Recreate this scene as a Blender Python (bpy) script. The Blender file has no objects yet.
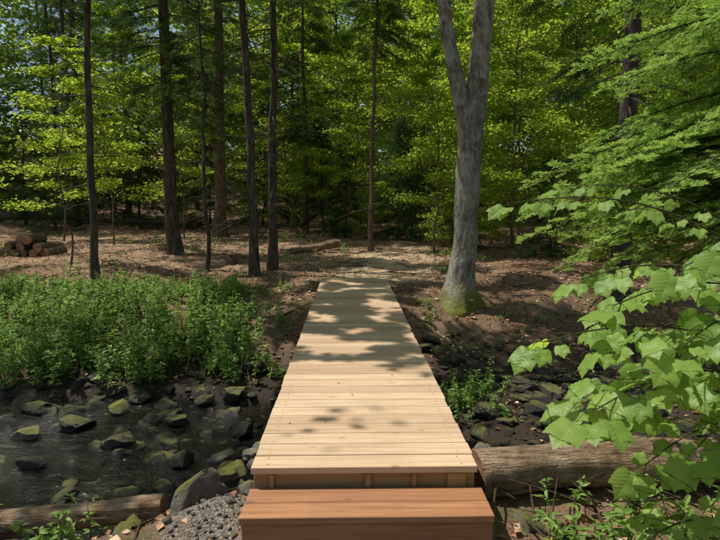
import bpy, math, numpy as np, bmesh
from mathutils import Vector, noise as mnoise
rng=np.random.default_rng(7)
SC=bpy.context.scene
# ------------------------------------------------------------ helpers
def nrm(a):
    a=np.asarray(a,float); return a/np.maximum(np.linalg.norm(a,axis=-1,keepdims=True),1e-9)
_perm=np.random.default_rng(3).random((256,256))
def vnoise(x,y):
    x=np.asarray(x,float);y=np.asarray(y,float)
    xi=np.floor(x).astype(int);yi=np.floor(y).astype(int);fx=x-xi;fy=y-yi
    fx=fx*fx*(3-2*fx);fy=fy*fy*(3-2*fy)
    g=lambda a,b:_perm[a&255,b&255]
    return (g(xi,yi)*(1-fx)+g(xi+1,yi)*fx)*(1-fy)+(g(xi,yi+1)*(1-fx)+g(xi+1,yi+1)*fx)*fy
def fbm(x,y,o=4):
    s=0;a=1;t=0
    for i in range(o):
        s=s+a*vnoise(x*2**i+17.3*i,y*2**i+5.1*i);t+=a;a*=.5
    return s/t
def sst(a,b,x):
    t=np.clip((x-a)/(b-a),0,1);return t*t*(3-2*t)
def mkmesh(name,V,Fs,mats=(),midx=None,smooth=False,attrs=None,uv=None):
    me=bpy.data.meshes.new(name)
    V=np.ascontiguousarray(V,dtype=np.float32)
    me.vertices.add(len(V));me.vertices.foreach_set('co',V.ravel())
    Fs=[np.asarray(f,dtype=np.int32) for f in Fs if len(f)]
    loops=np.concatenate([f.ravel() for f in Fs])
    tot=np.concatenate([np.full(len(f),f.shape[1],np.int32) for f in Fs])
    st=np.concatenate([[0],np.cumsum(tot)[:-1]]).astype(np.int32)
    me.loops.add(len(loops));me.loops.foreach_set('vertex_index',loops)
    me.polygons.add(len(tot));me.polygons.foreach_set('loop_start',st)
    if midx is not None: me.polygons.foreach_set('material_index',np.asarray(midx,np.int32))
    for m in mats: me.materials.append(m)
    me.update(calc_edges=True)
    me.polygons.foreach_set('use_smooth',np.full(len(tot),bool(smooth)))
    if attrs:
        for k,v in attrs.items():
            a=me.attributes.new(k,'FLOAT','POINT');a.data.foreach_set('value',np.asarray(v,np.float32))
    if uv is not None:
        l=me.uv_layers.new(name='UVMap');l.data.foreach_set('uv',np.asarray(uv,np.float32)[loops].ravel())
    me.update()
    return me
def obj(name,me,parent=None,loc=(0,0,0),rot=(0,0,0),scale=(1,1,1)):
    o=bpy.data.objects.new(name,me);SC.collection.objects.link(o)
    o.location=loc;o.rotation_euler=rot;o.scale=scale
    if parent:o.parent=parent
    return o
def empty(name,parent=None):
    e=bpy.data.objects.new(name,None);SC.collection.objects.link(e)
    if parent:e.parent=parent
    return e
def frames(d,n):
    x=nrm(d);n=np.asarray(n,float);z=nrm(n-(n*x).sum(-1,keepdims=True)*x);y=np.cross(z,x)
    return np.stack([x,y,z],-1)
class Acc:
    def __init__(s): s.V=[];s.T=[];s.Q=[];s.a=[];s.n=0;s.mt=[];s.mq=[]
    def add(s,V,T=None,Q=None,a=0.,mat=0):
        V=np.asarray(V,float);s.V.append(V)
        if T is not None and len(T): s.T.append(np.asarray(T)+s.n);s.mt+= [mat]*len(T)
        if Q is not None and len(Q): s.Q.append(np.asarray(Q)+s.n);s.mq+= [mat]*len(Q)
        s.a.append(np.full(len(V),a) if np.isscalar(a) else a);s.n+=len(V)
    def tube(s,P,R,k=8,a=0.,cap=False,rough=0.,rg=None,mat=0,capmat=None):
        P=np.asarray(P,float);R=np.asarray(R,float);m=len(P)
        D=nrm(np.gradient(P,axis=0))
        up=np.array([0,0,1.]) if abs(nrm(P[-1]-P[0])[2])<.8 else np.array([1.,0,0])
        U=nrm(np.cross(D,up));W=np.cross(D,U)
        th=np.arange(k)*2*math.pi/k
        rr=R[:,None]*np.ones((m,k))
        if rough and rg is not None: rr=rr*(1+rough*rg.normal(size=(m,k)))
        V=P[:,None]+rr[...,None]*(np.cos(th)[None,:,None]*U[:,None]+np.sin(th)[None,:,None]*W[:,None])
        i=np.arange(m-1)[:,None]*k;j=np.arange(k)[None];jn=(j+1)%k
        Q=np.stack([i+j,i+jn,i+k+jn,i+k+j],-1).reshape(-1,4)
        s.add(V.reshape(-1,3),Q=Q,a=a,mat=mat)
        if cap:
            for e,o in ((0,1),(m-1,-1)):
                ring=V[e];c=P[e]
                T=[[0,1+(q if o<0 else (q+1)%k),1+((q+1)%k if o<0 else q)] for q in range(k)]
                s.add(np.vstack([c[None],ring]),T=T,a=a,mat=mat if capmat is None else capmat)
    def box(s,c,h,a=0.,mat=0,bev=0.004):
        hx,hy,hz=h
        bm=bmesh.new();bmesh.ops.create_cube(bm,size=2)
        for v in bm.verts: v.co=Vector((v.co.x*hx,v.co.y*hy,v.co.z*hz))
        bmesh.ops.bevel(bm,geom=bm.edges[:],offset=bev,segments=1,affect='EDGES')
        bm.verts.index_update();V=np.array([v.co[:] for v in bm.verts])+np.array(c)
        T=[[v.index for v in f.verts] for f in bm.faces if len(f.verts)==3];Q=[[v.index for v in f.verts] for f in bm.faces if len(f.verts)==4]
        bm.free();s.add(V,T=T,Q=Q,a=a,mat=mat)
    def mesh(s,name,mats,smooth=False):
        V=np.concatenate(s.V);F=[];mi=[]
        if s.T:F.append(np.concatenate(s.T));mi+=s.mt
        if s.Q:F.append(np.concatenate(s.Q));mi+=s.mq
        return mkmesh(name,V,F,mats,mi,smooth,{'rnd':np.concatenate(s.a)})
LEAF=np.array([[0,0,0],[.3,.27,.07],[.7,.22,.05],[1,0,-.1],[.7,-.22,.05],[.3,-.27,.07],[.5,0,0]])
LF=np.array([[0,6,1],[1,6,2],[2,6,3],[0,5,6],[5,4,6],[4,3,6]])
LEAFS=np.array([[0,0,0],[.45,.32,.08],[1,0,-.06],[.45,-.32,.08]]);LFS=np.array([[0,2,1],[0,3,2]])
def scatter(P,R,S,T,F,rnd):
    n=len(P);k=len(T)
    V=P[:,None,:]+S[:,None,None]*np.einsum('nij,kj->nki',R,T)
    FF=(F[None]+(np.arange(n)*k)[:,None,None]).reshape(-1,F.shape[1])
    return V.reshape(-1,3),FF,np.repeat(rnd,k)
def leafmesh(name,P,S,mat,rg,tilt=.5,T=LEAFS,F=LFS,dirs=None,nor=None,droop=.25):
    n=len(P)
    if dirs is None:
        a=rg.random(n)*2*math.pi;dirs=np.stack([np.cos(a),np.sin(a),-droop+rg.normal(size=n)*.25],-1)
    if nor is None: nor=np.array([0,0,1.])+rg.normal(size=(n,3))*tilt
    V,FF,a=scatter(P,frames(dirs,nor),S,T,F,rg.random(n))
    return mkmesh(name,V,[FF],[mat],attrs={'rnd':a})
# ------------------------------------------------------------ materials
class N:
    def __init__(s,name):
        s.m=bpy.data.materials.new(name);s.m.use_nodes=True;s.t=s.m.node_tree;s.t.nodes.clear()
        s.out=s.add('ShaderNodeOutputMaterial')
    def add(s,t,**k):
        n=s.t.nodes.new(t)
        for a,b in k.items(): setattr(n,a,b)
        return n
    def l(s,a,b): s.t.links.new(a,b)
    def noise(s,scale,detail=4,vec=None,rough=.55):
        n=s.add('ShaderNodeTexNoise');n.inputs['Scale'].default_value=scale;n.inputs['Detail'].default_value=detail;n.inputs['Roughness'].default_value=rough
        if vec is not None:s.l(vec,n.inputs['Vector'])
        return n.outputs['Fac']
    def coord(s,scale=(1,1,1),kind='Object',off=None):
        c=s.add('ShaderNodeTexCoord');m=s.add('ShaderNodeMapping');m.inputs['Scale'].default_value=scale
        s.l(c.outputs[kind],m.inputs['Vector'])
        if off is not None:s.l(off,m.inputs['Location'])
        return m.outputs['Vector']
    def ramp(s,f,stops):
        r=s.add('ShaderNodeValToRGB');e=r.color_ramp.elements
        while len(e)<len(stops): e.new(.5)
        for q,(p,c) in zip(e,stops): q.position=p;q.color=(*c,1)
        s.l(f,r.inputs['Fac']);return r.outputs['Color']
    def mix(s,f,a,b,mode='MIX'):
        n=s.add('ShaderNodeMix',data_type='RGBA',blend_type=mode)
        for v,i in ((f,0),(a,6),(b,7)):
            if isinstance(v,(int,float)): n.inputs[i].default_value=v
            elif isinstance(v,tuple): n.inputs[i].default_value=(*v,1)
            else: s.l(v,n.inputs[i])
        return n.outputs[2]
    def math(s,op,a,b=0.,c=None,clamp=False):
        n=s.add('ShaderNodeMath',operation=op,use_clamp=clamp)
        for i,v in enumerate((a,b,c)):
            if v is None: continue
            if isinstance(v,(int,float)): n.inputs[i].default_value=v
            else: s.l(v,n.inputs[i])
        return n.outputs[0]
    def attr(s,name): return s.add('ShaderNodeAttribute',attribute_name=name).outputs['Fac']
    def bsdf(s,col,rough=.8,bump=None,bs=.3,bd=.01,spec=.3):
        p=s.add('ShaderNodeBsdfPrincipled')
        if isinstance(col,tuple):p.inputs['Base Color'].default_value=(*col,1)
        else:s.l(col,p.inputs['Base Color'])
        if isinstance(rough,(int,float)):p.inputs['Roughness'].default_value=rough
        else:s.l(rough,p.inputs['Roughness'])
        p.inputs['Specular IOR Level'].default_value=spec
        if bump is not None:
            b=s.add('ShaderNodeBump');b.inputs['Strength'].default_value=bs;b.inputs['Distance'].default_value=bd
            s.l(bump,b.inputs['Height']);s.l(b.outputs[0],p.inputs['Normal'])
        s.l(p.outputs[0],s.out.inputs[0]);return p
def leaf_mat(name,c0,c1,t0,t1,tf=.5,rough=.45,obvar=True,veins=False,simple=False):
    n=N(name);r=n.attr('rnd')
    if obvar:
        oi=n.add('ShaderNodeObjectInfo').outputs['Random'];r=n.math('ADD',n.math('MULTIPLY',r,.65),n.math('MULTIPLY',oi,.35))
    d=n.mix(r,c0,c1);t=n.mix(r,t0,t1);bump=None
    if veins:
        uv=n.add('ShaderNodeUVMap');sp=n.add('ShaderNodeSeparateXYZ');n.l(uv.outputs[0],sp.inputs[0])
        x,y=sp.outputs[0],sp.outputs[1];ay=n.math('ABSOLUTE',y)
        v1=n.math('LESS_THAN',ay,.006)
        v2=n.math('LESS_THAN',n.math('ABSOLUTE',n.math('SUBTRACT',ay,n.math('MULTIPLY',x,.68))),.006)
        w=n.math('SINE',n.math('MULTIPLY',n.math('SUBTRACT',x,n.math('MULTIPLY',ay,.75)),40.))
        v3=n.math('MULTIPLY',n.math('GREATER_THAN',w,.95),.5)
        v=n.math('MAXIMUM',n.math('MAXIMUM',v1,v2),v3);bump=n.math('SUBTRACT',n.math('MULTIPLY',w,-.3),v)
        mt=n.noise(7,4,n.coord());d=n.mix(n.math('MULTIPLY',mt,.6),d,(.13,.24,.04))
        d=n.mix(n.math('MULTIPLY',v,.45),d,(.38,.50,.18));t=n.mix(n.math('MULTIPLY',v,.5),t,(.12,.20,.03))
    if simple:
        p=n.add('ShaderNodeBsdfDiffuse');n.l(d,p.inputs['Color'])
    else: p=n.bsdf(d,rough,bump,.4,.003,.4)
    tr=n.add('ShaderNodeBsdfTranslucent');n.l(t,tr.inputs['Color'])
    m=n.add('ShaderNodeMixShader');m.inputs[0].default_value=tf
    n.l(p.outputs[0],m.inputs[1]);n.l(tr.outputs[0],m.inputs[2]);n.l(m.outputs[0],n.out.inputs[0])
    return n.m
M_leaf=leaf_mat('deciduous_leaf',(.10,.20,.025),(.28,.39,.06),(.30,.46,.03),(.66,.78,.09),.56,simple=True)
M_leafd=leaf_mat('far_leaf',(.08,.17,.025),(.27,.37,.06),(.26,.40,.03),(.66,.76,.10),.55,simple=True)
M_herb=leaf_mat('herb_leaf',(.11,.22,.045),(.27,.39,.09),(.22,.42,.06),(.50,.62,.13),.45,obvar=False)
M_maple=leaf_mat('maple_leaf',(.21,.36,.06),(.34,.49,.10),(.34,.56,.05),(.54,.73,.09),.5,rough=.45,obvar=False,veins=True)
M_needle=leaf_mat('conifer_needle',(.02,.045,.018),(.07,.12,.035),(.05,.10,.025),(.15,.23,.05),.3,simple=True)
M_fir=leaf_mat('fir_needle',(.12,.25,.06),(.38,.54,.14),(.22,.42,.08),(.58,.75,.16),.42,simple=True,obvar=False)
def bark(name,c0,c1,c2,moss=0.,sxyz=(1,1,.25),sc=14,pale=None,fis=None):
    n=N(name);v=n.coord(sxyz);a=n.noise(sc,6,v,.68)
    col=n.ramp(a,[(.3,c0),(.5,c1),(.7,c2)])
    h_=a
    if fis:
        f1=n.noise(22,5,n.coord(fis),.7);fm=n.ramp(f1,[(.36,(1,1,1)),(.46,(0,0,0))]);col=n.mix(n.math('MULTIPLY',fm,.8),col,(.06,.038,.024))
        pt=n.noise(2.2,5,n.coord(),.65);col=n.mix(n.ramp(pt,[(.48,(0,0,0)),(.6,(.8,.8,.8))]),col,(.20,.14,.095))
        h_=n.math('ADD',a,n.math('MULTIPLY',f1,1.5))
    if pale:
        b=n.noise(4.2,8,n.coord((1,1,.7)),.72);f=n.ramp(b,[(.43,(0,0,0)),(.53,(1,1,1))]);col=n.mix(n.math('MULTIPLY',f,.7),col,pale)
        sp_=n.noise(30,5,n.coord((1,1,.35)),.72);col=n.mix(n.math('MULTIPLY',n.math('SUBTRACT',sp_,.51,clamp=True),5.5,clamp=True),col,(.09,.075,.055))
        h_=n.math('ADD',a,n.math('MULTIPLY',sp_,-.9))
    if moss:
        g=n.add('ShaderNodeTexCoord');sp=n.add('ShaderNodeSeparateXYZ');n.l(g.outputs['Object'],sp.inputs[0])
        h=n.math('SUBTRACT',moss,sp.outputs[2]);h=n.math('ADD',h,n.math('MULTIPLY',n.math('SUBTRACT',n.noise(5,4),.5),1.6))
        f=n.math('MULTIPLY',h,3.,clamp=True);col=n.mix(n.math('MULTIPLY',f,.9),col,n.mix(n.noise(40,3),(.09,.11,.015),(.32,.32,.04)))
    n.bsdf(col,.9,h_,1.,.05,.1);return n.m
M_bark=bark('spruce_bark',(.03,.024,.02),(.085,.068,.054),(.18,.15,.12))
M_barkr=bark('pine_bark',(.06,.042,.03),(.16,.11,.075),(.28,.21,.15))
M_barkg=bark('maple_bark',(.12,.10,.075),(.26,.22,.165),(.38,.33,.26),moss=.5,sc=16,pale=(.52,.49,.41))
M_twig=bark('twig_bark',(.06,.042,.028),(.12,.085,.055),(.2,.15,.1),sc=40)
M_gtwig=bark('green_twig',(.07,.08,.03),(.12,.12,.05),(.16,.14,.06),sc=40)
M_log=bark('fallen_log_bark',(.13,.08,.045),(.34,.23,.14),(.50,.38,.26),sxyz=(1,1,1),sc=5,fis=(.10,1,1))
def wood(name,c0,c1,c2,kn=(.24,.13,.06),stain=(.38,.27,.16)):
    n=N(name);r=n.attr('rnd')
    cx=n.add('ShaderNodeCombineXYZ');n.l(n.math('MULTIPLY',r,37.),cx.inputs[0]);n.l(n.math('MULTIPLY',r,91.),cx.inputs[1])
    v=n.coord((1.0,22,22),off=cx.outputs[0]);g=n.noise(1.6,7,v,.65)
    fine=n.noise(4.,3,n.coord((2.,120,120),off=cx.outputs[0]))
    col=n.ramp(g,[(.30,c0),(.5,c1),(.68,c2)])
    col=n.mix(n.math('MULTIPLY',fine,.35),col,c0)
    col=n.mix(.8,col,n.ramp(r,[(0.,(.70,.60,.52)),(.35,(.95,.9,.85)),(.7,(1.08,1.05,1.0)),(1.,(.86,.74,.64))]),'MULTIPLY')
    vo=n.add('ShaderNodeTexVoronoi');vo.inputs['Scale'].default_value=1.
    n.l(n.coord((3.,8.,3.),off=cx.outputs[0]),vo.inputs['Vector'])
    k=n.ramp(vo.outputs['Distance'],[(.05,(1,1,1)),(.10,(0,0,0))]);col=n.mix(n.math('MULTIPLY',k,.6),col,kn)
    st=n.noise(1.3,6,n.coord((1,1,1)),.65);col=n.mix(n.math('MULTIPLY',n.math('SUBTRACT',st,.43,clamp=True),1.7),col,stain)
    n.bsdf(col,.6,n.math('ADD',g,n.math('MULTIPLY',fine,.4)),.35,.003,.3);return n.m
M_deck=wood('deck_pine',(.43,.28,.17),(.60,.44,.29),(.71,.57,.41))
M_step=wood('step_cedar',(.24,.10,.045),(.37,.18,.085),(.46,.25,.125),(.12,.055,.03),(.23,.11,.06))
M_beam=wood('beam_wood',(.28,.15,.065),(.38,.23,.105),(.46,.30,.155))
n=N('screw_steel');n.bsdf((.12,.09,.06),.5);M_screw=n.m
n=N('cut_wood');n.bsdf(n.ramp(n.noise(9,5),[(.3,(.17,.075,.04)),(.7,(.42,.25,.15))]),.85);M_cut=n.m
n=N('dead_leaf');n.bsdf(n.ramp(n.attr('rnd'),[(0,(.13,.055,.028)),(.5,(.36,.17,.085)),(.8,(.50,.30,.17)),(1,(.62,.46,.31))]),.7);M_dead=n.m
n=N('forest_ground')
g1=n.noise(3.,5,n.coord());g2=n.noise(38.,5,n.coord(),.7);g3=n.noise(.7,3,n.coord())
soil=n.ramp(g2,[(.3,(.055,.031,.019)),(.5,(.19,.105,.06)),(.7,(.36,.225,.14))])
soil=n.mix(n.ramp(g3,[(.4,(0,0,0)),(.65,(.7,.7,.7))]),soil,n.mix(g2,(.09,.055,.036),(.50,.34,.22)))
soil=n.mix(n.attr('dry_sunlit'),soil,n.ramp(g2,[(.3,(.20,.12,.07)),(.55,(.42,.28,.18)),(.75,(.60,.44,.30))]))  # paler tan brightens the floor like sun on dry litter
mo=n.math('MULTIPLY',n.ramp(g1,[(.54,(0,0,0)),(.62,(1,1,1))]),n.attr('moss'))
soil=n.mix(mo,soil,n.mix(g2,(.03,.05,.012),(.14,.18,.04)))
pathc=n.ramp(g2,[(.3,(.36,.25,.14)),(.7,(.68,.53,.34))]);soil=n.mix(n.attr('path'),soil,pathc)
vo=n.add('ShaderNodeTexVoronoi');vo.inputs['Scale'].default_value=60.;n.l(n.coord(),vo.inputs['Vector'])
sg=n.add('ShaderNodeSeparateXYZ');n.l(vo.outputs['Color'],sg.inputs[0])
grc=n.ramp(sg.outputs[0],[(0,(.11,.085,.065)),(.6,(.28,.235,.19)),(1,(.44,.39,.32))])
soil=n.mix(n.attr('gravel'),soil,grc)
soil=n.mix(n.math('MULTIPLY',n.attr('wet'),.92),soil,n.mix(g2,(.010,.008,.005),(.055,.040,.026)))
rg_=n.math('SUBTRACT',.95,n.math('MULTIPLY',n.attr('wet'),.45))
n.bsdf(soil,rg_,n.math('ADD',g2,n.math('MULTIPLY',vo.outputs['Distance'],n.attr('gravel'))),1.,.03,.25);M_ground=n.m
def rockmat(name,c0,c1,mossy,rough):
    n=N(name);a=n.noise(9,6,n.coord(),.65);col=n.ramp(a,[(.3,c0),(.7,c1)])
    ge=n.add('ShaderNodeNewGeometry');sp=n.add('ShaderNodeSeparateXYZ');n.l(ge.outputs['Normal'],sp.inputs[0])
    f=n.math('MULTIPLY',n.math('SUBTRACT',n.math('ADD',n.math('MULTIPLY',sp.outputs[2],.6),n.noise(2.3,5,n.coord(),.65)),1.14-mossy),4.,clamp=True)
    col=n.mix(f,col,n.mix(n.noise(50,3,n.coord()),(.06,.065,.012),(.24,.24,.045)))
    n.bsdf(col,n.math('ADD',rough,n.math('MULTIPLY',f,.4)),n.noise(24,7,n.coord(),.75),1.,.035,.5);return n.m
M_rock=rockmat('wet_rock',(.012,.009,.007),(.060,.048,.036),.18,.32)
M_rockd=rockmat('grey_rock',(.11,.09,.07),(.32,.28,.23),.16,.8)
M_rockm=rockmat('mossy_rock',(.10,.085,.065),(.34,.30,.25),.40,.8)
n=N('stream_water')
wv=n.math('ADD',n.noise(6,4,n.coord((1,1.8,1))),n.math('MULTIPLY',n.noise(24,3,n.coord((1,1.5,1))),.45))
p=n.bsdf((.010,.008,.005),.05,wv,1.,.035,.4);M_water=n.m
# ------------------------------------------------------------ terrain
WZ=-.92
def yc(x): return 5.45-.07*np.clip(-x,-6,9)+.25*np.sin(x*.5)
def hw(x): return .55+.18*np.clip(-x,0,5)
def H(x,y,rough=True):
    x=np.asarray(x,float);y=np.asarray(y,float)
    c=yc(x);w=hw(x)+.5*(fbm(x*1.3+9,y*1.3)-.5)
    d=y-c;bed=-1.06+.26*sst(.5,1.6,x)
    near=-1.06+.70*sst(0,1.9,-d-w)-.16*sst(-.8,-2.4,x)*sst(1.5,.2,-d-w)
    far=-1.06+.22*sst(0,.3,d-w)+.72*sst(.1,3.3,d-w)
    far=far+.018*np.clip(y-10.,0,20)+.16*np.clip(y-32,0,60)+.06*np.clip(-x-12,0,40)*sst(14,22,y)
    z=np.maximum(np.where(d>0,far,near),bed)
    z=z-.10*sst(1.2,2.2,x)*sst(12,9,y)*sst(6.5,8,y)
    if rough:
        r=(fbm(x*.55,y*.55)-.5)*.3*sst(1.2,4,np.hypot(x,np.maximum(y-11,0)*.5))*sst(0,2,np.abs(d)-w)
        z=z+r+(fbm(x*3.1,y*3.1,4)-.5)*.11
    u=sst(.95,.6,np.abs(x))
    z=np.where(y<3.6,np.minimum(z,-.31)*u+z*(1-u),z)
    e=np.exp(-((y-10.6)/1.1)**2)*sst(1.7,.8,np.abs(x));z=z*(1-e)+(-.065+(fbm(x*3,y*3)-.5)*.04)*e
    z=np.where((y<10.08)&(np.abs(x)<.8)&(z>-.14),-.14,z)
    return z
def axis(lo,hi,c0,c1,s):
    a=[c0]
    while a[-1]<c1:a.append(a[-1]+s)
    st=s
    while a[-1]<hi: st*=1.07;a.append(a[-1]+st)
    b=[c0];st=s
    while b[-1]>lo: st*=1.07;b.append(b[-1]-st)
    return np.array(b[:0:-1]+a)
gx=axis(-150,150,-6,5,.045);gy=axis(-80,220,1.5,13,.045)
X,Y=np.meshgrid(gx,gy);Z=H(X,Y)
nx,ny=len(gx),len(gy);i=(np.arange(ny-1)[:,None]*nx+np.arange(nx-1)[None]).ravel()
F=np.stack([i,i+1,i+nx+1,i+nx],-1)
xr,yr=X.ravel(),Y.ravel()
grav=sst(1.0,.5,np.abs(xr+.25)+ .6*(fbm(xr*2,yr*2)-.5))*sst(4.4,3.6,yr)
wet=sst(-.50,-.82,Z.ravel())
pc=lambda y:.25+.16*(y-10)
path=sst(1.5,.2,np.abs(xr-pc(yr))+1.8*(fbm(xr*1.1,yr*1.1)-.5))*sst(9.9,10.3,yr)*sst(20,13,yr)
dry_sunlit=.75*sst(10.5,13.5,yr)*sst(.34,.62,fbm(xr*.8+5,yr*.8+2)+.06*sst(0,-3,xr))*sst(6,1,xr)  # dry litter tone, with sunlit brightness painted into the floor colour
moss=.5*sst(20,12,yr)
me=mkmesh('ground',np.stack([xr,yr,Z.ravel()],-1),[F],[M_ground],smooth=True,attrs={'gravel':grav,'wet':wet,'path':path,'moss':moss,'dry_sunlit':dry_sunlit})
obj('ground',me)
wx=np.linspace(-30,20,260);wy=np.linspace(-2.6,2.6,30)
A,B=np.meshgrid(wx,wy);YY=yc(A)+B*.8
i=(np.arange(29)[:,None]*260+np.arange(259)[None]).ravel()
me=mkmesh('stream',np.stack([A.ravel(),YY.ravel(),(WZ+.012*(fbm(A*2,YY*3)-.5)).ravel()],-1),[np.stack([i,i+1,i+261,i+260],-1)],[M_water],smooth=True)
obj('stream_water',me)
# ------------------------------------------------------------ sun & unseen canopy, gaps cut to place sun patches
SD=np.array([-.50,.22,1.08]);SD=SD/np.linalg.norm(SD)
kx,ky=SD[0]/SD[2],SD[1]/SD[2]
_q=np.sort(fbm(*(np.random.default_rng(1).random((2,20000))*90),3))
def umask(x,y,f): return np.searchsorted(_q,fbm(x*f+31,y*f+11,3))/20000.
def litprob(x,y):
    p=np.full(x.shape,.58)
    def blob(x0,x1,y0,y1,v,s=.5):
        nonlocal p
        m=sst(x0-s,x0+s,x)*sst(x1+s,x1-s,x)*sst(y0-s,y0+s,y)*sst(y1+s,y1-s,y);p=p*(1-m)+v*m
    blob(-30,-1.2,10.2,22,.80);blob(-9,-1,6.6,9.8,.68);blob(-9,-.9,3.2,6.4,.16,.3)
    blob(-1.2,3.,10.,14.5,1.02);blob(.9,8,6,9.6,.42);blob(3,12,9,14,.55);blob(1.7,4.2,8.2,9.8,.8,.3)
    blob(-1.2,1.,1.2,5.4,1.1,.4);blob(.8,7,1.0,5.8,1.1,.4);blob(-.85,.80,4.6,10,.50,.45)
    return p
def sunkeep(P,rg,j=.06):
    x0=P[:,0]-kx*P[:,2];y0=P[:,1]-ky*P[:,2]
    u=umask(x0,y0,1.15);dk=(np.abs(x0)<1)&(y0>3.6)&(y0<10.4)
    u=np.where(dk,umask(x0,y0*1.25,3.0),u)+rg.normal(size=len(P))*j
    return u>litprob(x0,y0)
nc=8200
x0=rng.uniform(-15,14,nc);y0=rng.uniform(-3,25,nc)
x0[7300:]=rng.uniform(-1.2,1.2,900);y0[7300:]=rng.uniform(3.6,10.4,900)
z=np.maximum(6.2,2.9+.43*np.maximum(y0,0))+rng.random(nc)*4.5
C=np.stack([x0+kx*z,y0+ky*z,z],-1)
P=(C[:,None]+rng.normal(size=(nc,32,3))*np.array([.42,.42,.16])).reshape(-1,3)
P=P[sunkeep(P,rng)]
P=P[(P[:,2]>1.4+.40*P[:,1]+.2)|(P[:,1]<1)]
obj('shade_canopy',leafmesh('shade_canopy',P,rng.uniform(.09,.15,len(P)),M_leaf,rng,.4))  # unseen leaf clumps added overhead to cast the dappled shade
# ------------------------------------------------------------ tree generators
def trunkpath(h,lean,rg,m=14,wob=.04):
    t=np.linspace(0,1,m);return np.stack([lean[0]*t*h+np.cumsum(rg.normal(size=m))*wob*.5,lean[1]*t*h+np.cumsum(rg.normal(size=m))*wob*.5,t*h],-1)
def trunkrad(r,m,h,flare=.45,top=.25):
    z=np.linspace(0,h,m);return r*(1-(1-top)*z/h)+r*flare*np.exp(-z/.22)
def dec_tree(name,seed,h,base,rad,nlimb,nl,leaf,r,mat=M_barkr,lmat=M_leaf,lean=(0,0),flat=.10,prof=.5):
    rg=np.random.default_rng(seed);A=Acc()
    m=22;P=trunkpath(h,lean,rg,m,.10);P[0]=0;P[0,2]=-.15;A.tube(P,trunkrad(r,m,h,top=.12),10)
    pts=[]
    for q in range(nlimb):
        t=(base+(h*.98-base)*(q+rg.random())/nlimb)/h
        s=np.array([np.interp(t,np.linspace(0,1,m),P[:,k]) for k in range(3)])
        az=rg.random()*6.28;rel=(t*h-base)/(h-base)
        L=rad*(1-rel*(1-prof))*rg.uniform(.6,1.1)*(1-.5*max(0,rel-.7)/.3)
        d=np.array([math.cos(az),math.sin(az),rg.uniform(.15,.6)])
        u=np.linspace(0,1,6);B=s+np.outer(u,d)*L+np.outer(u**2,[0,0,-.25*L])+rg.normal(size=(6,3))*.05*u[:,None]*L
        A.tube(B,r*.28*(1-t*.5)*(1-.85*u)+.004,5)
        for k in range(7):
            v=rg.uniform(.3,1.05);c=s+d*L*v+np.array([0,0,-.25*L*v*v]);a2=az+rg.choice([-1,1])*rg.uniform(.4,1.1)
            l2=L*.38*rg.uniform(.4,1);e=c+np.array([math.cos(a2),math.sin(a2),rg.uniform(-.15,.2)])*l2
            A.tube([c,(c+e)/2+rg.normal(size=3)*.03,e],[.012,.008,.004],4)
            n_=max(3,int(nl/(nlimb*7)*rg.uniform(.5,1.5)));w=rg.random(n_)[:,None]
            pts.append(c+(e-c)*w*1.15+rg.normal(size=(n_,3))*np.array([.2,.2,flat])*(.4+.35*L))
    pts=np.concatenate(pts);pts=pts[pts[:,2]>.25]
    return A.mesh(name+'_wood',[mat],True),leafmesh(name+'_leaves',pts,rg.uniform(.6,1.15,len(pts))*leaf,lmat,rg,.85)
TV=[[0,-.012,0],[0,.012,0],[1,0,-.04]];TF=[[0,2,1]]
for q in range(7):
    x_=.08+.13*q;L=.28*(1-.45*q/7)
    for s_ in (-1,1):
        b=len(TV);TV+= [[x_,0,0],[x_+.06,0,0],[x_+L*.75,s_*L,-.03]];TF.append([b,b+1,b+2] if s_<0 else [b+1,b,b+2])
TV=np.array(TV);TF=np.array(TF)
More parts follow.
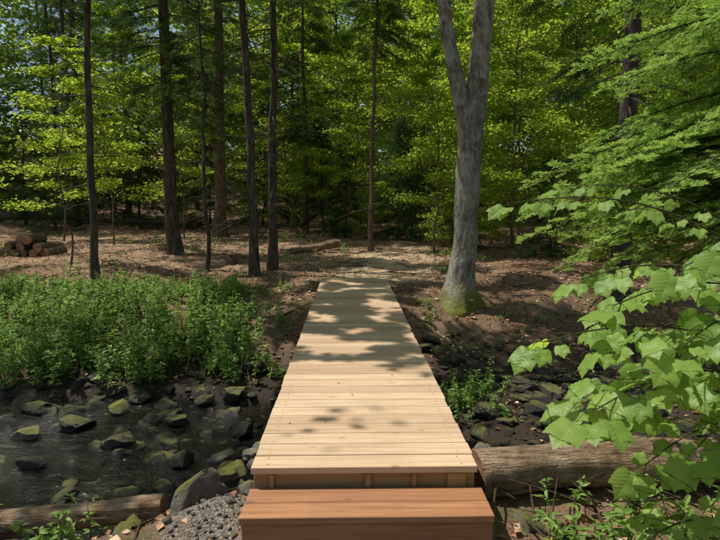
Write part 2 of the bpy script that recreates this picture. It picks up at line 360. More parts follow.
def con_tree(name,seed,h,base,rad,nlimb,r,per=46,stub=True,mat=M_bark,lean=(0,0),filt=None):
    rg=np.random.default_rng(seed);A=Acc();m=24
    P=trunkpath(h,lean,rg,m,.05);P[0]=0;P[0,2]=-.15;A.tube(P,trunkrad(r,m,h,top=.12),12)
    pts=[];dirs=[]
    at=lambda t:np.array([np.interp(t,np.linspace(0,1,m),P[:,k]) for k in range(3)])
    if stub:
        for q in range(int(base*10)):
            t=rg.uniform(.8,base*1.1)/h;s=at(t);az=rg.random()*6.28;L=rg.uniform(.15,1.3)*min(1,rad)
            e=s+np.array([math.cos(az),math.sin(az),rg.uniform(-.45,.05)])*L
            A.tube([s,(s+e)/2+[0,0,.04],e],[.012,.007,.002],4)
    for q in range(nlimb):
        rel=(q+rg.random())/nlimb;t=(base+(h-base)*rel)/h*.99;s=at(t);az=rg.random()*6.28
        L=rad*(1-rel)**.75*rg.uniform(.65,1.1)+.15
        d=np.array([math.cos(az),math.sin(az),-.12]);u=np.linspace(0,1,6)
        dr=-.35*L*(1-rel*.8)
        B=s+np.outer(u,d)*L+np.outer(u**1.5,[0,0,dr])+np.outer(u**4,[0,0,.12*L])
        A.tube(B,.022*(1-.85*u)*(.5+r*2),5)
        n_=int(per*(.3+L/rad));v=rg.uniform(.12,1.,n_);side=rg.choice([-1,1],n_)
        l2=L*.33*(1.05-v)*rg.random(n_);pr=np.array([-math.sin(az),math.cos(az),0])
        bp=s+np.outer(v,d)*L+np.outer(v**1.5,[0,0,dr])+np.outer(v**4,[0,0,.12*L])
        bp=bp+(side*l2)[:,None]*pr+rg.normal(size=(n_,3))*.03;bp[:,2]-=l2*.25
        dd=d[None]*.8+side[:,None]*pr*.8+np.stack([rg.normal(size=n_)*.2,rg.normal(size=n_)*.2,-.25-rg.random(n_)*.5],-1)
        pts.append(bp);dirs.append(dd)
    pts=np.concatenate(pts);dirs=np.concatenate(dirs);nor=np.array([0,0,1.])+rg.normal(size=pts.shape)*.35
    if filt is not None:
        k=filt(pts);pts=pts[k];dirs=dirs[k];nor=nor[k]
    S=rg.uniform(.24,.46,len(pts))
    V,FF,a=scatter(pts,frames(dirs,nor),S,TV,TF,rg.random(len(pts)))
    return A.mesh(name+'_wood',[mat],True),mkmesh(name+'_needles',V,[FF],[M_needle],attrs={'rnd':a})
def place(name,w,f,x,y,rz=0,s=1,parent=None):
    e=empty(name,parent);e.location=(x,y,float(H(x,y)));e.rotation_euler=(0,0,rz);e.scale=(s,s,s)
    obj('trunk',w,e)
    if f is not None: obj('foliage',f,e)
    return e
def filt_at(x,y):
    z0=float(H(x,y));rg=np.random.default_rng(5)
    def f(P): return sunkeep(P+np.array([x,y,z0]),rg,.1)
    return f
near=[('spruce_tree',-4.88,10.2,.075,(.0,0),6.,.9,12,M_bark),
 ('spruce_tree',-5.05,15.5,.19,(-.02,0),4.0,2.3,18,M_bark),
 ('spruce_tree',-3.35,12.2,.05,(-.012,0),4.0,.8,9,M_bark),
 ('spruce_tree',-2.1,11.4,.10,(-.004,0),4.4,1.5,15,M_bark),
 ('spruce_tree',-1.83,12.1,.105,(.012,.0),3.0,1.9,15,M_bark),
 ('pine_tree',-5.1,21.,.25,(0.,0),5.,2.6,19,M_barkr),
 ('spruce_tree',-2.05,24,.11,(0,0),4.,1.9,16,M_barkr),
 ('spruce_tree',.57,16.3,.075,(.014,0),6.,1.2,14,M_barkr),
 ('spruce_tree',-16.8,34,.26,(0,0),6,3,20,M_bark),
 ('hemlock_tree',4.6,9.3,.17,(0,0),2.8,2.0,15,M_bark)]
for k,(nm,x,y,r,lean,base,rad,h,mt) in enumerate(near):
    w,f=con_tree(nm,100+k,h,base,rad,int(42+rad*18),r,per=int(18+rad*20),mat=mt,lean=lean,filt=filt_at(x,y) if y<15 else None)
    place(nm,w,f,x,y)
def maple():
    rg=np.random.default_rng(12);A=Acc()
    def seg(P,R,k=40,m=110,seed=0):
        P=np.array(P,float);R=np.array(R,float);t=np.linspace(0,1,len(P));u=np.linspace(0,1,m)
        Q=np.stack([np.interp(u,t,P[:,c]) for c in range(3)],-1);rr=np.interp(u,t,R)
        for _ in range(10):
            Q[1:-1]=(Q[:-2]+2*Q[1:-1]+Q[2:])/4;rr[1:-1]=(rr[:-2]+2*rr[1:-1]+rr[2:])/4
        A.tube(Q,rr,k)
        V=A.V[-1].reshape(m,k,3);th=np.arange(k)*2*math.pi/k
        bump=np.array([[mnoise.noise(Vector((math.cos(a)*1.3,math.sin(a)*1.3,Q[i_,2]*1.2+seed)))*.15+mnoise.noise(Vector((math.cos(a)*5,math.sin(a)*5,Q[i_,2]*3+seed)))*.09+mnoise.noise(Vector((math.cos(a)*11,math.sin(a)*11,Q[i_,2]*9+seed)))*.04 for a in th] for i_ in range(m)])
        fl=np.array([[max(0,math.sin(a*2.5+1)+.3*math.sin(4*a))*.8*math.exp(-max(0,Q[i_,2]+.1)/.22) if seed==0 else 0 for a in th] for i_ in range(m)])
        V+= (V-Q[:,None])*(bump+fl)[...,None];A.V[-1]=V.reshape(-1,3)
    seg([(-.05,0,-.25),(-.03,0,0),(0,0,.35),(.05,0,1),(.06,0,1.8),(.09,0,2.5),(.13,0,3.2)],[.40,.33,.225,.195,.19,.195,.18])
    seg([(.06,0,2.3),(.0,0,3.0),(-.14,0,3.6),(-.33,.0,4.4),(-.52,.1,6.2),(-.8,.2,8.5),(-1.,.2,11)],[.15,.145,.12,.105,.10,.08,.04],seed=4)
    seg([(.09,0,2.5),(.17,0,3.2),(.22,0,4.0),(.27,-.0,4.8),(.4,-.1,7),(.5,-.2,9.5),(.6,-.2,13)],[.19,.175,.16,.15,.13,.1,.05],seed=9)
    for _ in range(26):
        z=rg.uniform(5.5,12);s=np.array([.35 if rg.random()<.5 else -.7,0,z]);az=rg.random()*6.28;L=rg.uniform(1,2.6)
        d=np.array([math.cos(az),math.sin(az),.45]);A.tube([s,s+d*L*.5,s+d*L],[.05,.03,.01],5)
    w=A.mesh('maple_trunk',[M_barkg],True)
    P=[]
    for _ in range(200):
        c=np.array([rg.normal()*1.5-.2,rg.normal()*1.5,rg.uniform(6.4,13)]);P.append(c+rg.normal(size=(40,3))*[.4,.4,.15])
    P=np.concatenate(P);P=P[filt_at(1.8,9.)(P)]
    e=empty('maple_tree');e.location=(1.80,9.0,float(H(1.8,9.)))
    obj('trunk',w,e);obj('foliage',leafmesh('maple_crown',P,rg.uniform(.09,.14,len(P)),M_leaf,rg,.5),e)
maple()
D1=[dec_tree('sapling',200+k,6.5,1.6,1.9,20,4200,.12,.03,M_barkr,flat=.07,prof=.45) for k in range(3)]
D2=[dec_tree('understory',220+k,10,1.4,2.8,30,9500,.14,.05,M_barkr,flat=.10) for k in range(3)]
D3=[dec_tree('broadleaf',240+k,17,1.2,4.6,44,13000,.24,.12,M_barkr,lmat=M_leafd,flat=.16,prof=.7) for k in range(4)]
D4=[dec_tree('shrub',260+k,2.4,.2,1.1,16,2500,.10,.015,M_barkr,flat=.10,prof=.6) for k in range(2)]
C1=[con_tree('distant_spruce',300+k,18,1.6,3.0,85,.12,per=34) for k in range(2)]
C2=[con_tree('young_spruce',320+k,5,.4,1.2,46,.05,per=28,stub=False) for k in range(2)]
R=np.random.default_rng(44)
for x,y,k,s in [(-7.9,18,0,.9),(-10.6,20,1,1.1),(-6.3,20.5,2,.95),(-12.5,17,2,1.1),(-8.6,25,0,1.3),(-.8,21,1,.9),(4.6,14.5,2,.85),(-6.6,12.6,0,.8),(-3.4,23,1,1.)]:
    place('maple_sapling',*D1[k],x,y,R.random()*6,s)
for x,y,k,s in [(.4,24,0,.9),(2.6,19,1,.9),(5.2,17.5,2,1.),(3.9,23,0,1.1),(8.2,17,1,1.05),(7.4,13.5,2,.8),(10.8,15,0,1.),(.9,28,2,1.1),(-3.4,29,1,1.),(6.8,22,1,1.2),(12,20,2,1.2),(2.3,15.2,0,.62),(-12,28,2,1.1),(-8,31,0,1.1),(-1.,27,1,1.1)]:
    place('understory_maple',*D2[k],x,y,R.random()*6,s)
for x,y,k,s in [(-.2,21,0,.8),(1.6,19.5,1,.9),(-1.2,24,1,1),(2.4,21,0,1.1),(-13,24,0,1.2),(3.4,16.5,1,.55),(5.6,15,0,.6),(-7.2,27,1,1.2),(-10.5,27,0,1.4),(-4.6,28,1,1.3),(-15.5,26,1,1.4),(-18.5,28,0,1.5),(-13,30,1,1.5)]:
    place('young_spruce',*C2[k],x,y,R.random()*6,s)
for x,y,k,s in [(5.6,11.8,0,.8),(6.6,12.5,1,.9),(7.8,11.5,0,.8),(4.1,17,1,.9),(3.0,16.8,0,.7),(-11,14.2,1,.35),(8.6,9.6,1,.8),(1.2,20,0,.9),(0,23,1,1.),(5.5,19,1,1),(-4.5,27,0,1),(-1.8,27,1,1),(2.6,25,0,1.2),(7,16,0,1.),(9.5,14,1,1.),(-10,30,1,1.2),(-15,29,0,1.2),(-20,31,1,1.2),(-6,29,0,1.2),(-8.5,28,1,1.1)]:
    place('shrub',*D4[k],x,y,R.random()*6,s)
DF=empty('distant_trees')
def mass(x,y,kind,s):
    w,f=(C1[R.integers(2)] if kind=='c' else D3[R.integers(4)])
    e=empty('tree',DF);e.location=(x,y,float(H(x,y)));e.rotation_euler=(0,0,R.random()*6.28);e.scale=(s,s,s)
    obj('trunk',w,e);obj('foliage',f,e)
yy=28.5
while yy<50:
    hwid=yy*.78+5;step=5.2+yy*.03;xx=-hwid+R.random()*2
    while xx<hwid:
        X_=xx+R.normal()*1.;Y_=yy+R.normal()*1.2
        pc_=.6 if X_<-6 else .1
        if not(yy<30 and -9<X_<-1): mass(X_,Y_,'c' if R.random()<pc_ else 'd',R.uniform(.95,1.35))
        xx+=step
    yy+=5.6
for k in range(24):
    a=R.uniform(.0,2*math.pi);rr=R.uniform(19,27);X_=rr*math.sin(a);Y_=6+rr*math.cos(a)
    if abs(math.atan2(X_,Y_))<.85 and Y_>0: continue
    mass(X_,Y_,'c' if R.random()<.3 else 'd',R.uniform(.8,1.1))
nf=3600;rf=np.random.default_rng(77)
a=rf.uniform(-.86,.86,nf);dst=rf.uniform(50,64,nf);X_=dst*np.sin(a);Y_=dst*np.cos(a);zz=H(X_,Y_,False)
C=np.stack([X_,Y_,zz+rf.random(nf)**1.05*27],-1)
P=(C[:,None]+rf.normal(size=(nf,24,3))*np.array([1.3,1.3,.6])).reshape(-1,3)
obj('distant_foliage',leafmesh('distant_foliage',P,rf.uniform(.38,.65,len(P)),M_leafd,rf,.8))
# ------------------------------------------------------------ footbridge
fb=empty('wooden_footbridge')
A=Acc();Sx=Acc();rb=np.random.default_rng(9);Y0,Y1=2.738,10.08;nb=51;pt=(Y1-Y0)/nb
for k in range(nb):
    y=Y0+pt*(k+.5);w=.61+rb.normal()*.0025
    A.box((rb.normal()*.002,y,-.019+rb.normal()*.0008),(w,pt/2-.0034,.019),a=rb.random(),bev=.003)
    for xs in (-.53,.53):
        for dy in (-.035,.035):
            th=np.arange(8)*math.pi/4;cx=xs+rb.normal()*.006;yy_=y+dy+rb.normal()*.003
            V=np.array([[cx+.0036*math.cos(t),yy_+.0036*math.sin(t),.0012] for t in th]);V2=V.copy();V2[:,2]=-.003
            Sx.add(np.vstack([V,V2,[[cx,yy_,.0014]]]),T=[[q,(q+1)%8,16] for q in range(8)],Q=[[q,q+8,(q+1)%8+8,(q+1)%8] for q in range(8)])
obj('deck_boards',A.mesh('deck_boards',[M_deck]),fb);obj('screws',Sx.mesh('screws',[M_screw]),fb)
A=Acc()
for xs in (-.56,0,.56): A.box((xs,(Y0+Y1)/2+.02,-.158),(.022,(Y1-Y0)/2-.09,.116),a=rb.random())
A.box((0,Y0+.052,-.098),(.60,.019,.056),a=.4)
for xs,wd in ((-.50,.012),(.02,.016),(.27,.012),(.50,.05)): A.box((xs,Y0+.022,-.092),(wd,.010,.047),a=rb.random())
A.box((0,Y1-.04,-.1),(.60,.019,.058),a=.7)
for y in (4.,5.5,7.,8.6): A.box((0,y,-.12),(.53,.019,.06),a=rb.random())
obj('frame',A.mesh('frame',[M_beam]),fb)
st=empty('wooden_step')
A=Acc()
A.box((.008,2.667,-.134),(.622,.068,.019),a=.3,bev=.004);A.box((.006,2.528,-.134),(.625,.068,.019),a=.62,bev=.004)
obj('treads',A.mesh('treads',[M_step]),st)
A=Acc();A.box((.008,2.49,-.27),(.618,.019,.114),a=.8)
for xs in (-.59,.606): A.box((xs,2.61,-.27),(.019,.098,.114),a=.5)
obj('riser',A.mesh('riser',[M_step]),st)
# ------------------------------------------------------------ rocks
def rockmesh(seed,sub=3):
    bm=bmesh.new();bmesh.ops.create_icosphere(bm,subdivisions=sub,radius=1);rg=np.random.default_rng(seed);o=Vector(rg.random(3)*50)
    pl=[Vector(rg.normal(size=3)).normalized() for _ in range(9)]
    for v in bm.verts:
        d=v.co.normalized();f=1+.5*mnoise.noise(d*1.1+o)+.25*mnoise.noise(d*2.7+o)+.10*mnoise.noise(d*7+o)
        c=d*f
        for q in pl:
            dd=c.dot(q)
            if dd>.58: c-=q*(dd-.58)*.9
        v.co=c
    V=np.array([v.co[:] for v in bm.verts]);F=np.array([[v.index for v in f.verts] for f in bm.faces]);bm.free();return V,F
RK3=[rockmesh(s,4) for s in range(8)];RK2=[rockmesh(s,3) for s in range(8)];RK1=[rockmesh(s,1) for s in range(8)]
def rocks(name,L,mat,rg,RK=RK3):
    A=Acc()
    for x,y,z,s,fl in L:
        V,F=RK[rg.integers(8)];a=rg.random()*6.28;c,sn=math.cos(a),math.sin(a);V=V*np.array([1,rg.uniform(.6,.95),fl])*s
        V=np.stack([V[:,0]*c-V[:,1]*sn,V[:,0]*sn+V[:,1]*c,V[:,2]],-1)+[x,y,z];A.add(V,T=F,a=rg.random())
    return obj(name,A.mesh(name,[mat],True))
rr=np.random.default_rng(21);L=[]
for _ in range(3800):
    x=rr.uniform(-7,3.5);y=float(yc(x))+rr.normal()*(.9*float(hw(x))+.25);q=rr.random();s=rr.uniform(.02,.05) if q<.58 else rr.uniform(.05,.10) if q<.91 else rr.uniform(.10,.18)
    if abs(x)<.75 and y<3.5: continue
    z=float(H(x,y,False))
    if z>-.50: continue
    if fbm(x*1.4,y*1.4+3,2)<.40 and rr.random()<.6: continue
    L.append((x,y,max(z,WZ-.05)+s*.1,s,.55))
rocks('stream_rocks',L,M_rock,rr,RK2)
L=[(-2.95,5.45,-.88,.21,.5),(-2.3,5.0,-.88,.17,.55),(-1.45,6.1,-.80,.18,.6),(-1.9,5.5,-.88,.16,.5),(-3.6,5.9,-.88,.22,.5),(-1.15,5.2,-.84,.16,.6),(-2.6,6.3,-.86,.19,.5),(-3.9,5.2,-.9,.17,.5),(-1.6,4.6,-.88,.15,.5),(-2.9,4.6,-.9,.16,.5),(-1.3,6.7,-.68,.18,.6),(-3.2,6.6,-.8,.18,.5),(-2.0,6.7,-.78,.17,.5),(1.4,5.4,-.78,.2,.6),(2.2,5.9,-.75,.18,.6),(1.9,5.0,-.75,.16,.6)]
for l in L: rocks('boulder',[l],M_rock,rr)
for l in [(-2.65,5.85,-.86,.15,.5),(-1.75,6.05,-.85,.12,.5),(-1.10,3.30,-.50,.27,.7),(-1.35,2.95,-.50,.15,.6),(-1.0,3.95,-.66,.17,.6),(.93,2.83,-.42,.16,.7),(-3.3,5.2,-.88,.15,.5),(-2.2,5.6,-.88,.12,.5)]:
    rocks('mossy_boulder',[l],M_rockm,rr)
for l in [(-.86,4.15,-.62,.12,.6),(-.80,4.5,-.72,.14,.6),(-.76,3.72,-.48,.10,.6),(.86,3.75,-.6,.14,.6),(-.78,8.3,-.42,.13,.6),(.8,8.9,-.30,.12,.6),(1.05,4.3,-.72,.15,.6),(-.74,3.3,-.42,.07,.6),(-1.15,4.35,-.74,.13,.6)]:
    rocks('grey_boulder',[l],M_rockd,rr)
L=[]
for _ in range(1800):
    x=-.25+rr.normal()*.5;y=rr.uniform(1.6,4.1)
    if -.66<x<.68 and y>2.42: continue
    s=rr.uniform(.006,.022) if rr.random()<.9 else rr.uniform(.02,.045);L.append((x,y,float(H(x,y))+s*.3,s,.7))
rocks('gravel',L,M_rockd,rr,RK1)
# ------------------------------------------------------------ logs
def log(name,p0,p1,r0,r1,mat=M_log,seed=0,k=40,m=90,stubs=0):
    rg=np.random.default_rng(seed);A=Acc();p0=np.array(p0,float);p1=np.array(p1,float);t=np.linspace(0,1,m)[:,None]
    P=p0+(p1-p0)*t;P[:,2]+=.03*np.sin(t[:,0]*5+seed);P[:,1]+=.02*np.sin(t[:,0]*7+seed)
    R_=np.linspace(r0,r1,m)*(1+.05*np.sin(np.linspace(0,20,m)+seed))*(1+.012*rg.normal(size=m))
    A.tube(P,R_,k,rough=.010,rg=rg,cap=True,capmat=1,a=.5)
    V=A.V[0].reshape(m,k,3);th=np.arange(k)*6.283/k
    b=np.array([[mnoise.noise(Vector((math.cos(q)*2.2,math.sin(q)*2.2,i_*.05+seed)))*.14 for q in th] for i_ in range(m)]);V+=(V-P[:,None])*b[...,None];A.V[0]=V.reshape(-1,3)
    if len(A.V)>2: A.V[1][1:]=V[0];A.V[2][1:]=V[-1]
    for _ in range(stubs):
        i=rg.integers(4,m-4);d=nrm(rg.normal(size=3)+[0,0,.6])*r0*1.6;A.tube([P[i],P[i]+d],[.025,.014],7,cap=True,capmat=1)
    return obj(name,A.mesh(name,[mat,M_cut],True))
log('fallen_log',(.70,3.10,-.27),(3.6,3.42,-.17),.135,.155,seed=1,stubs=3)
log('fallen_log',(-1.30,3.32,-.60),(-4.2,3.2,-.66),.08,.10,seed=2)
log('fallen_log',(-2.0,15.2,.02),(-.45,17.0,.12),.10,.13,seed=3,stubs=3)
log('fallen_log',(-2.3,14.9,.0),(-1.2,15.6,.05),.05,.07,seed=4)
log('fallen_log',(-17,24.,.9),(-9,26.,.5),.14,.1,mat=M_bark,seed=6)
log('tree_stump',(-3.0,13.3,-.2),(-2.98,13.32,.15),.17,.13,seed=8,m=8,mat=M_barkr)
A=Acc();rg=np.random.default_rng(3)
z0=float(H(-9.2,15.4))
for row,cnt in ((0,5),(1,4),(2,2)):
    for q in range(cnt):
        x=-9.25+(q-(cnt-1)/2)*.30+rg.normal()*.04;z=z0+.12+row*.205+rg.normal()*.012;y=15.2+rg.normal()*.12;r=rg.uniform(.10,.15)
        t=np.linspace(0,1,8)[:,None];P=np.array([x,y,z])+t*np.array([.12+rg.normal()*.07,.75,rg.normal()*.02])
        A.tube(P,np.full(8,r),16,rough=.03,rg=rg,cap=True,capmat=1)
obj('log_pile',A.mesh('log_pile',[M_barkr,M_cut],True))
A=Acc();rg=np.random.default_rng(31)
for _ in range(620):
    x=rg.uniform(-12,8);y=rg.uniform(6.5,22) if rg.random()<.8 else rg.uniform(2,4)
    if abs(x)<.8 and y<10.6: continue
    a=rg.random()*6.28;L=rg.uniform(.2,1.1);e=(x+math.cos(a)*L,y+math.sin(a)*L)
    p=[(x,y,float(H(x,y))+.02),((x+e[0])/2+rg.normal()*.04,(y+e[1])/2,float(H((x+e[0])/2,(y+e[1])/2))+.04),(e[0],e[1],float(H(*e))+.02)]
    A.tube(p,[.011,.008,.004],5)
for _ in range(30):
    x=rg.uniform(.8,2.6);y=rg.uniform(2.5,3.9);a=rg.random()*6.28;L=rg.uniform(.3,.9);z=float(H(x,y))+.05
    A.tube([(x,y,z),(x+math.cos(a)*L*.5,y+math.sin(a)*L*.5,z+.08),(x+math.cos(a)*L,y+math.sin(a)*L,z+rg.uniform(0,.2))],[.008,.006,.003],5)
obj('fallen_branches',A.mesh('fallen_branches',[M_twig],True))
n_=60000;x=rg.uniform(-16,13,n_);y=rg.uniform(1.2,26,n_)
k=~((np.abs(x)<.66)&(y<10.1)&(y>2.4));x,y=x[k],y[k];z=H(x,y);k=(z>-.8)&~((np.abs(x-pc(y))<.7)&(y>10)&(rg.random(len(x))<.6))&~((y<4.2)&(np.abs(x+.3)<.8)&(rg.random(len(x))<.8));x,y,z=x[k],y[k],z[k]
obj('leaf_litter',leafmesh('leaf_litter',np.stack([x,y,z+.012],-1),rg.uniform(.04,.085,len(x)),M_dead,rg,.35,droop=0))
x=rg.uniform(-.58,.58,26);y=rg.uniform(3.2,10,26)
obj('deck_leaf_debris',leafmesh('deck_leaf_debris',np.stack([x,y,np.full(26,.006)],-1),rg.uniform(.015,.035,26),M_dead,rg,.08,droop=0))
# ------------------------------------------------------------ herbs
BLADE=np.array([[0,-.02,0],[0,.02,0],[.5,.022,.0],[.5,-.022,.0],[1,0,-.15]]);BF=np.array([[0,3,2],[0,2,1],[3,4,2]])
def herbs(name,XY,hmin,hmax,leaf,mat,seed,nper=26,grass=0):
    rg=np.random.default_rng(seed);P=[];D=[];S=[];A=Acc()
    for q in XY:
        x,y=q[:2];z=float(H(x,y));h=rg.uniform(hmin,hmax)*(q[2] if len(q)>2 else 1);lx,ly=rg.normal(size=2)*.2*h
        ls=rg.uniform(.6,1.4)
        t=rg.uniform(.2,1,nper)**.8;P.append(np.stack([x+lx*t,y+ly*t,z+h*t],-1))
        a=rg.random(nper)*6.28;D.append(np.stack([np.cos(a),np.sin(a),rg.uniform(-.4,.5,nper)],-1));S.append(leaf*ls*rg.uniform(.6,1.2,nper)*(1.15-.5*t))
        A.tube([(x,y,z-.02),(x+lx*.5,y+ly*.5,z+h*.5),(x+lx,y+ly,z+h)],[.004,.003,.0015],3)
    P=np.concatenate(P);D=np.concatenate(D);S=np.concatenate(S)
    nor=np.array([0,0,1.])+rg.normal(size=P.shape)*.45
    V,FF,a=scatter(P,frames(D,nor),S,LEAF*[1,.7,1],LF,rg.random(len(P)))
    e=empty(name)
    obj('leaves',mkmesh(name,V,[FF],[mat],attrs={'rnd':a}),e);obj('stems',A.mesh('stems',[M_gtwig],True),e)
    if grass:
        idx=rg.integers(0,len(XY),grass);c=np.array([XY[i][:2] for i in idx])+rg.normal(size=(grass,2))*.12
        P=np.stack([c[:,0],c[:,1],H(c[:,0],c[:,1])],-1);P=P[P[:,2]>-.8];m=len(P);a=rg.random(m)*6.28;ln=rg.uniform(.4,1.3,m)
        D=np.stack([np.cos(a)*.6,np.sin(a)*.6,ln],-1);nr=np.stack([np.cos(a),np.sin(a),-.2+0*a],-1)
        V,FF,a=scatter(P,frames(D,nr),rg.uniform(.2,.46,m),BLADE,BF,rg.random(m))
        obj('grass_blades',mkmesh('grass_blades',V,[FF],[mat],attrs={'rnd':a}),e)
rg=np.random.default_rng(61);XY=[]
while len(XY)<2000:
    x=rg.uniform(-9.5,-.85);y=rg.uniform(6.3,9.5)
    f=float(fbm(x*1.5+3,y*1.5))
    if f<.40: continue
    if x>-1.9 and y>8.0 and rg.random()<.85: continue
    if x>-1.5 and rg.random()<.7: continue
    if H(x,y)<-.88: continue
    XY.append((x,y,(1.08-.6*sst(7.4,9.5,y))*(-.15+2.2*f)*(.6+.4*sst(-1.,-2.6,x))))
herbs('herb_patch',XY,.15,.62,.088,M_herb,1,25,grass=2200)
XY=[(rg.normal()*.25+1.15,rg.normal()*.3+5.8) for _ in range(80)];XY=[q for q in XY if q[0]>.72]
herbs('bank_herbs',XY,.15,.42,.06,M_herb,2)
XY=[(rg.normal()*.35-1.9,rg.normal()*.16+3.95) for _ in range(30)]
herbs('stream_herbs',XY,.08,.28,.07,M_herb,3,18)
XY=[(rg.uniform(-2.3,-1.5),rg.normal()*.1+2.75) for _ in range(8)]+[(rg.uniform(.95,2.4),rg.uniform(2.3,2.9)) for _ in range(60)]
herbs('bank_herbs',XY,.08,.3,.08,M_herb,4,16)
XY=[(rg.uniform(-12,10),rg.uniform(10.5,22)) for _ in range(700)];XY=[q for q in XY if fbm(q[0]*.5,q[1]*.5+7)>.53 and abs(q[0]-pc(q[1]))>1.]
herbs('forest_floor_plants',XY,.08,.32,.09,M_herb,5,14)
XY=[(rg.uniform(.9,5),rg.uniform(6.3,9)) for _ in range(160)];XY=[q for q in XY if fbm(q[0]*.9,q[1]*.9+7)>.5]
herbs('bank_herbs',XY,.06,.22,.06,M_herb,6,12)
# ------------------------------------------------------------ fir boughs (near right)
def bough(seed,L=2.2):
    rg=np.random.default_rng(seed);A=Acc();P=[];D=[];U=[];K=[]
    ax=lambda t:np.array([L*t,.08*math.sin(3*t+seed),-.28*L*t**2+.05*L*t])
    u=np.linspace(0,1,14);A.tube([ax(t) for t in u],.014*(1-.88*u)+.001,6)
    def needles(p,q,n,le=.023,tip=0.):
        d=q-p;ln=np.linalg.norm(d)+1e-6;d=d/ln;t=rg.random(n)[:,None];s=rg.choice([-1,1],n)[:,None]
        side=nrm(np.cross([0,0,1],d));P.append(p+(q-p)*t);D.append(d*.5+side*s+rg.normal(size=(n,3))*.2+[0,0,.2]);U.append(np.full(n,le)*rg.uniform(.7,1.1,n));K.append(np.clip(t[:,0]*.5+tip*.3+rg.random(n)*.3,0,1))
    k=0;t=.10
    while t<1:
        s=-1 if k%2 else 1;k+=1;c=ax(t);l=(.62*L*.45*(1-t)**.8+.08)*rg.uniform(.65,1.15)*min(1,.4+t*3)
        an=rg.uniform(.75,1.15);d=np.array([math.cos(an),s*math.sin(an),-.16+rg.normal()*.10]);e=c+d*l+[0,0,-.14*l]
        mid=c+d*l*.5;A.tube([c,mid,e],[.005,.003,.001],4)
        j=.03;kk=0
        while j<l:
            s2=-1 if kk%2 else 1;kk+=1;cc=c+(e-c)*j/l;l3=(.32*(l-j)+.035)*rg.uniform(.7,1.15)*min(1,.5+j*4)
            a3=math.atan2(d[1],d[0])+s2*rg.uniform(.6,.9);ee=cc+np.array([math.cos(a3),math.sin(a3),-.15+rg.normal()*.12])*l3
            needles(cc,ee,int(l3/.0024)+3,tip=j/l);j+=.024
        needles(c,e,int(l/.003),tip=.4);t+=.026
    for q in range(12): needles(ax(q/12.),ax((q+1)/12.),50,tip=q/12)
    P=np.concatenate(P);D=np.concatenate(D);U=np.concatenate(U);K=np.concatenate(K)
    T=np.array([[0,-.11,0],[1,-.06,0],[1,.06,0],[0,.11,0]]);nor=np.array([0,0,1.])+rg.normal(size=P.shape)*.45
    V,FF,a=scatter(P,frames(D,nor),U,T,np.array([[0,1,2,3]]),K)
    return A.mesh('bough_twigs',[M_twig],True),mkmesh('bough_needles',V,[FF],[M_fir],attrs={'rnd':a})
BG=[bough(s) for s in (1,2,3)]
fir=empty('fir_tree');FX,FY=4.35,4.9;fz=float(H(FX,FY))
rg=np.random.default_rng(8);A=Acc();P=trunkpath(11,(0,0),rg,20,.02);P[0]=0;A.tube(P+[FX,FY,fz-.1],trunkrad(.13,20,11,top=.1),12)
obj('trunk',A.mesh('fir_trunk',[M_bark],True),fir)
tips=[(1.02,4.0,1.22),(1.25,3.6,1.02),(1.75,4.4,1.62),(1.6,3.4,1.30),(2.0,3.9,1.02),(1.7,4.7,1.05),(2.3,3.3,1.5),(1.9,4.7,1.9),(1.75,4.3,2.2),(1.8,4.8,2.5),(2.2,4.1,2.55),(2.5,3.8,2.05),(2.55,3.5,1.15),(2.7,3.4,1.75),(2.1,5.0,3.0),(2.5,4.5,2.9),(2.7,3.9,2.6),(2.2,5.2,1.5),(1.4,4.4,1.30),(2.7,3.4,.85),(2.4,4.4,.8),(1.9,5.4,3.3),(2.7,4.3,3.3),(1.5,3.9,1.50),(2.1,3.7,1.85),(2.3,4.0,1.4),
 (1.15,4.3,1.05),(1.45,4.1,.88),(1.55,3.6,.95),(1.9,3.5,.92),(1.35,4.7,1.5),(2.2,3.6,1.25),(1.8,4.2,.75)]
extra=[(FX+2.2*math.cos(a),FY+2.2*math.sin(a),z) for a,z in [(0,1.5),(1,2),(2,3),(.5,3),(-.6,2.2),(-1.,3.2),(.2,5),(5.6,6)]]
for k,t in enumerate(tips+extra):
    t=np.array(t);L=math.hypot(FX-t[0],FY-t[1]);s0=np.array([FX,FY,t[2]+.23*L]);s=L/2.2
    w,f=BG[k%3];o=empty('bough',fir)
    o.location=s0;o.rotation_euler=(rg.uniform(.2,.6)*(1 if k<len(tips) else 0),0,math.atan2(t[1]-FY,t[0]-FX));o.scale=(s,min(s,1.),s)
    obj('twigs',w,o);obj('needles',f,o)
# ------------------------------------------------------------ striped maple leaves (near right)
half=[(0,0),(-.05,.10),(-.08,.22),(-.04,.34),(.08,.43),(.24,.485),(.42,.50),(.58,.505),(.76,.50),(.74,.42),(.73,.36),(.78,.31),(.86,.24),(.94,.16),(1.02,.07),(1.14,0)]
hs=[]
for (a,b),(c,d) in zip(half[:-1],half[1:]):
    ln=math.hypot(c-a,d-b);nn=6
    for q in range(nn):
        t=q/nn;o_=(.013 if q%2 else -.004) if (b>.08 and ln>.05) else 0
        hs.append((a+(c-a)*t-(d-b)/ln*o_,max(0,b+(d-b)*t+(c-a)/ln*o_)))
hs.append((1.14,0));mx=-1;spine=[]
for x,y in hs:
    v=max(0,min(1.14,x*.9 if x<.7 else x));mx=max(mx,v);spine.append(mx)
MV=[];MF=[];MUV=[];m_=len(hs)
def zf(x,y): return .16*abs(y)-.24*max(0,x-.25)**1.6-.45*y*y+.02*math.sin(9*x+5*abs(y))+.012*math.sin(40*(x-.75*abs(y)))*min(1,abs(y)*4)
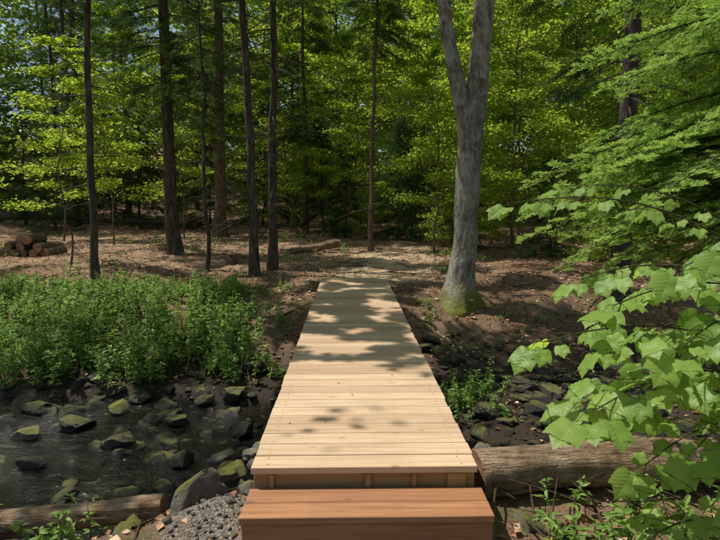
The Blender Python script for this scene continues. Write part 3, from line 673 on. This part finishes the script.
for s in (1,-1):
    b=len(MV);rings=6
    for (x,y),cx in zip(hs,spine):
        for r in range(rings+1):
            f=r/rings;X_=cx*(1-f)+x*f;Y_=y*f*s
            MV.append((X_,Y_,zf(X_,Y_)));MUV.append((X_,Y_))
    for i in range(m_-1):
        for r in range(rings):
            q=b+i*(rings+1)+r;fc=[q,q+rings+1,q+rings+2,q+1];MF.append(fc if s<0 else fc[::-1])
MV=np.array(MV);MF=np.array(MF);MUV=np.array(MUV)
a_,b_,c_=MV[MF[6*6*6+2][0]],MV[MF[6*6*6+2][1]],MV[MF[6*6*6+2][2]]
if np.cross(b_-a_,c_-a_)[2]<0: MF=MF[:,::-1]
def maple_shrub(name,branches,seed):
    rg=np.random.default_rng(seed);A=Acc();P=[];D=[];Nn=[];S=[]
    def leaf(c,dr,s):
        pl=s*rg.uniform(.35,.7);d=nrm(np.array(dr)+[0,0,-.1]);e=c+d*pl+[0,0,-.02]
        A.tube([c,c+d*pl*.5+[0,0,.008],e],[.0018,.0014,.0012],4)
        dd=nrm(np.array([d[0]*.7,d[1]*.6-.25,-.15-rg.random()*.6]));P.append(e);D.append(dd);Nn.append(np.array([-.15,-.35,.85])+rg.normal(size=3)*.36);S.append(s)
    for p0,p1,nn,size in branches:
        p0=np.array(p0);p1=np.array(p1);ax=p1-p0;L=np.linalg.norm(ax);u=np.linspace(0,1,8)
        arc=lambda t:p0+ax*t+np.array([0,0,.09*L*math.sin(math.pi*t)])+np.array([0,.02*math.sin(7*t+seed),0])
        A.tube([arc(t) for t in u],.006*(1-.7*u)+.001,6)
        hd=nrm([ax[0],ax[1],0]);pr=np.array([-hd[1],hd[0],0])
        for k in range(nn):
            t=.08+.92*(k+.5)/nn+rg.normal()*.02;c=arc(min(t,1))
            for s in (-1,1):
                if rg.random()<.1: continue
                if rg.random()<.35 and t<.85:
                    l=rg.uniform(.08,.2);e=c+(hd*.5+pr*s*.8+[0,0,rg.uniform(-.25,.25)])*l;A.tube([c,e],[.003,.0015],4)
                    for s3 in (-1,1): leaf(e,hd*.5+pr*s*.4+pr*s3*.6,size*rg.uniform(.45,.85))
                    leaf(e,hd*.5+pr*s*.7,size*rg.uniform(.7,1.05))
                else: leaf(c,hd*.45+pr*s*.9,size*rg.uniform(.45,1.1))
        leaf(arc(1.),hd,size*1.1);leaf(arc(1.),hd*.6+pr*.5,size*.8)
    P=np.array(P);S=np.array(S)*.9;V,FF,a=scatter(P,frames(np.array(D),np.array(Nn)),S,MV,MF,rg.random(len(P)))
    uv=np.tile(MUV,(len(P),1))
    e=empty(name)
    obj('leaves',mkmesh(name,V,[FF],[M_maple],smooth=True,attrs={'rnd':a},uv=uv),e);obj('stems',A.mesh('stems',[M_gtwig],True),e)
maple_shrub('striped_maple',[((2.15,2.65,.55),(.72,2.15,.84),10,.11),((2.15,2.65,.45),(.86,2.0,.60),8,.14),((2.1,2.6,.9),(1.02,2.2,.98),8,.125),
 ((2.1,2.6,.35),(.98,2.35,.50),8,.115),((2.1,3.1,1.2),(.80,2.95,1.40),8,.105),((2.15,2.6,.3),(1.35,2.1,.40),6,.13),((2.1,2.6,.8),(1.25,2.1,.82),7,.135),
 ((2.1,2.7,1.05),(1.35,2.3,1.12),6,.13),((1.9,2.3,-.1),(1.12,2.05,.02),6,.10),((2.4,2.7,-.45),(2.1,2.65,1.),2,.1),((2.1,2.4,.55),(1.5,2.0,.62),5,.14),
 ((2.1,2.4,1.2),(1.5,2.2,1.22),5,.12),((2.1,2.3,.2),(1.45,1.95,.25),4,.12),((2.1,2.8,.7),(1.15,2.5,.72),7,.12),((2.1,2.9,.95),(1.1,2.7,1.02),7,.11),((2.1,3.1,1.3),(1.2,3.2,1.5),6,.10),((2.1,2.5,.1),(1.5,2.2,.08),5,.11),
 ((2.1,2.5,.35),(1.2,2.2,.28),6,.12),((2.1,2.45,.7),(1.1,2.1,.66),6,.125)],3)
# ------------------------------------------------------------ world, sun, camera
W=bpy.data.worlds.new('World');SC.world=W;W.use_nodes=True;nt=W.node_tree;bgn=nt.nodes['Background']
sky=nt.nodes.new('ShaderNodeTexSky');sky.sky_type='NISHITA';sky.sun_disc=False
el=math.asin(SD[2]);az=math.atan2(SD[0],SD[1]);sky.sun_elevation=el;sky.sun_rotation=az
nt.links.new(sky.outputs[0],bgn.inputs[0]);bgn.inputs[1].default_value=.13
sl=bpy.data.lights.new('sun','SUN');sl.energy=5;sl.angle=math.radians(.53);sl.color=(1,.96,.88)
so=obj('sun',sl);so.rotation_euler=Vector(SD).to_track_quat('Z','Y').to_euler()
cd=bpy.data.cameras.new('camera');cd.lens=27;cd.sensor_width=36;cd.clip_start=.05;cd.clip_end=600
co=obj('camera',cd,loc=(-.075,0,1.402),rot=(math.radians(90-7.07),0,math.radians(-1.06)));SC.camera=co
SC.view_settings.view_transform='Standard';SC.view_settings.look='None';SC.view_settings.exposure=0
